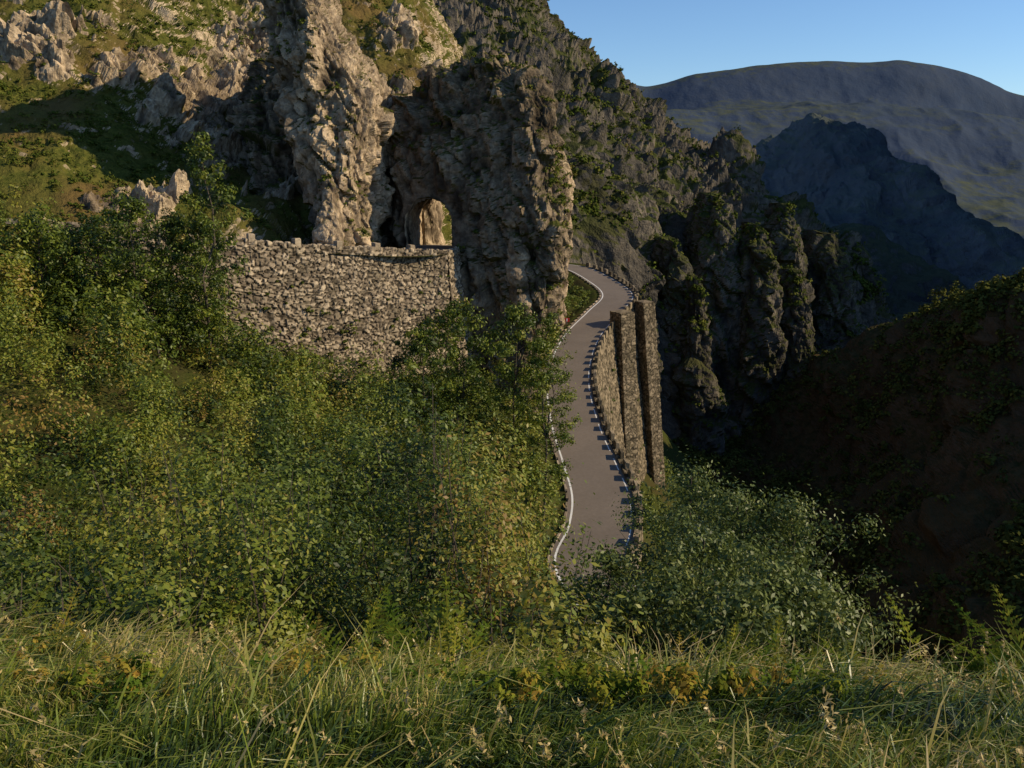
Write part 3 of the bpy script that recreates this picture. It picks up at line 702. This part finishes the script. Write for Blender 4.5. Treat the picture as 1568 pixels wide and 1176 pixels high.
def fern(name,c,nf,ln,tb):
    V=[];Q=[];T=[]
    for f in range(nf):
        a=rng.uniform(0,6.28); el=rng.uniform(.8,1.42); l=ln*rng.uniform(.7,1.15); d=np.array([math.cos(a)*math.cos(el),math.sin(a)*math.cos(el),math.sin(el)]); hd=np.array([math.cos(a),math.sin(a),0]); s=np.array([1,0,0])*rng.choice([-1,1])*.8+np.cross(d,[0,0,1])+rng.normal(0,.25,3); s-=d*np.dot(s,d); s/=np.linalg.norm(s)
        tt=tb+rng.normal(0,.15); m=20
        prev=None
        for i in range(m):
            q=i/(m-1); P=np.array(c)+d*l*q+(hd*.25-np.array([0,0,.35]))*l*q*q*.8
            if prev is not None:
                b=len(V); w=.004*(1.3-q); V+= [prev-s*w,prev+s*w,P+s*w,P-s*w]; Q.append([b,b+1,b+2,b+3]); T+=[tt+.2]*4
            tg=d if prev is None else (P-prev)/np.linalg.norm(P-prev); prev=P
            if q<.22: continue
            wl=l*.25*(1.02-q)**.8*min(1,(q-.15)*5)
            for sg_ in (-1,1):
                if rng.random()<.06: continue
                dr_=s*sg_*.9+tg*.5+rng.normal(0,.12,3); dr_/=np.linalg.norm(dr_); nseg=5
                for j in range(nseg):
                    qq=(j+.5)/nseg; pc=P+dr_*wl*qq-np.array([0,0,.25])*wl*qq*qq; hw=.014*(1.1-qq)*l/.6
                    ll=wl/nseg*.62; tw=rng.normal(0,.3,3)*hw
                    b=len(V); V+=[pc-dr_*ll,pc+tg*hw+tw,pc+dr_*ll,pc-tg*hw-tw]; Q.append([b,b+1,b+2,b+3]); T+=[tt+rng.normal(0,.08)]*4
    mk(name,V,Q,M_fern,{'tint':np.clip(T,0,1)})
for (u,y,nf,ln,tb) in [(548,5.9,7,1.0,.25),(690,5.7,8,1.0,.25),(612,6.2,6,.9,.3),(430,5.3,6,.6,.5),(250,5.5,6,.75,.3),(90,5.2,6,.65,.3),(810,5.4,6,.7,.3),(915,5.3,7,.65,.3),(1110,5.3,8,.75,.25),(1185,5.2,9,.75,.28),(1250,4.9,7,.6,.3),(1330,5.3,7,.65,.3),(1430,5.2,8,.85,.1),(1500,5.2,7,.7,.3),(1590,5.0,8,.95,.08),(1040,5.6,6,.7,.35),(340,5.3,5,.65,.4),(760,5.7,6,.75,.25),(1010,5.8,6,.75,.25),(160,5.0,6,.55,.4),(480,4.8,6,.55,.4),(660,4.8,6,.5,.35),(1150,4.6,7,.55,.25),(1380,4.7,7,.6,.2),(20,5.6,6,.7,.5),(870,5.0,6,.5,.45),(590,5.0,6,.5,.3)]:
    x=(u-784)/F*y/.87; fern('fern_plant',(x,y,gz(x,y)),nf,ln,tb)
# ================= light, sky, camera
AZ=math.radians(95); EL=math.radians(29)
w=bpy.data.worlds.new('World'); scene.world=w; w.use_nodes=True; nt=w.node_tree
sky=nt.nodes.new('ShaderNodeTexSky'); sky.sky_type='NISHITA'; sky.sun_disc=False; sky.sun_elevation=EL; sky.sun_rotation=AZ
sky.altitude=2500; sky.air_density=1.3; sky.dust_density=0; sky.ozone_density=6
nt.links.new(sky.outputs[0],nt.nodes['Background'].inputs[0]); nt.nodes['Background'].inputs[1].default_value=.14
sl=bpy.data.lights.new('sun','SUN'); sl.energy=5; sl.angle=math.radians(.5); sl.color=(1,.83,.56)
so=bpy.data.objects.new('sun',sl); scene.collection.objects.link(so)
d=Vector((math.cos(EL)*math.sin(AZ),math.cos(EL)*math.cos(AZ),math.sin(EL)))
so.rotation_euler=d.to_track_quat('Z','Y').to_euler(); so.location=d*300
cam=bpy.data.cameras.new('camera'); cam.sensor_width=36; cam.lens=F/1568*36; cam.clip_end=30000; cam.clip_start=.05
co=bpy.data.objects.new('camera',cam); scene.collection.objects.link(co); co.rotation_euler=(math.radians(75),0,0); scene.camera=co
scene.view_settings.view_transform='Standard'; scene.view_settings.look='None'; scene.view_settings.exposure=0
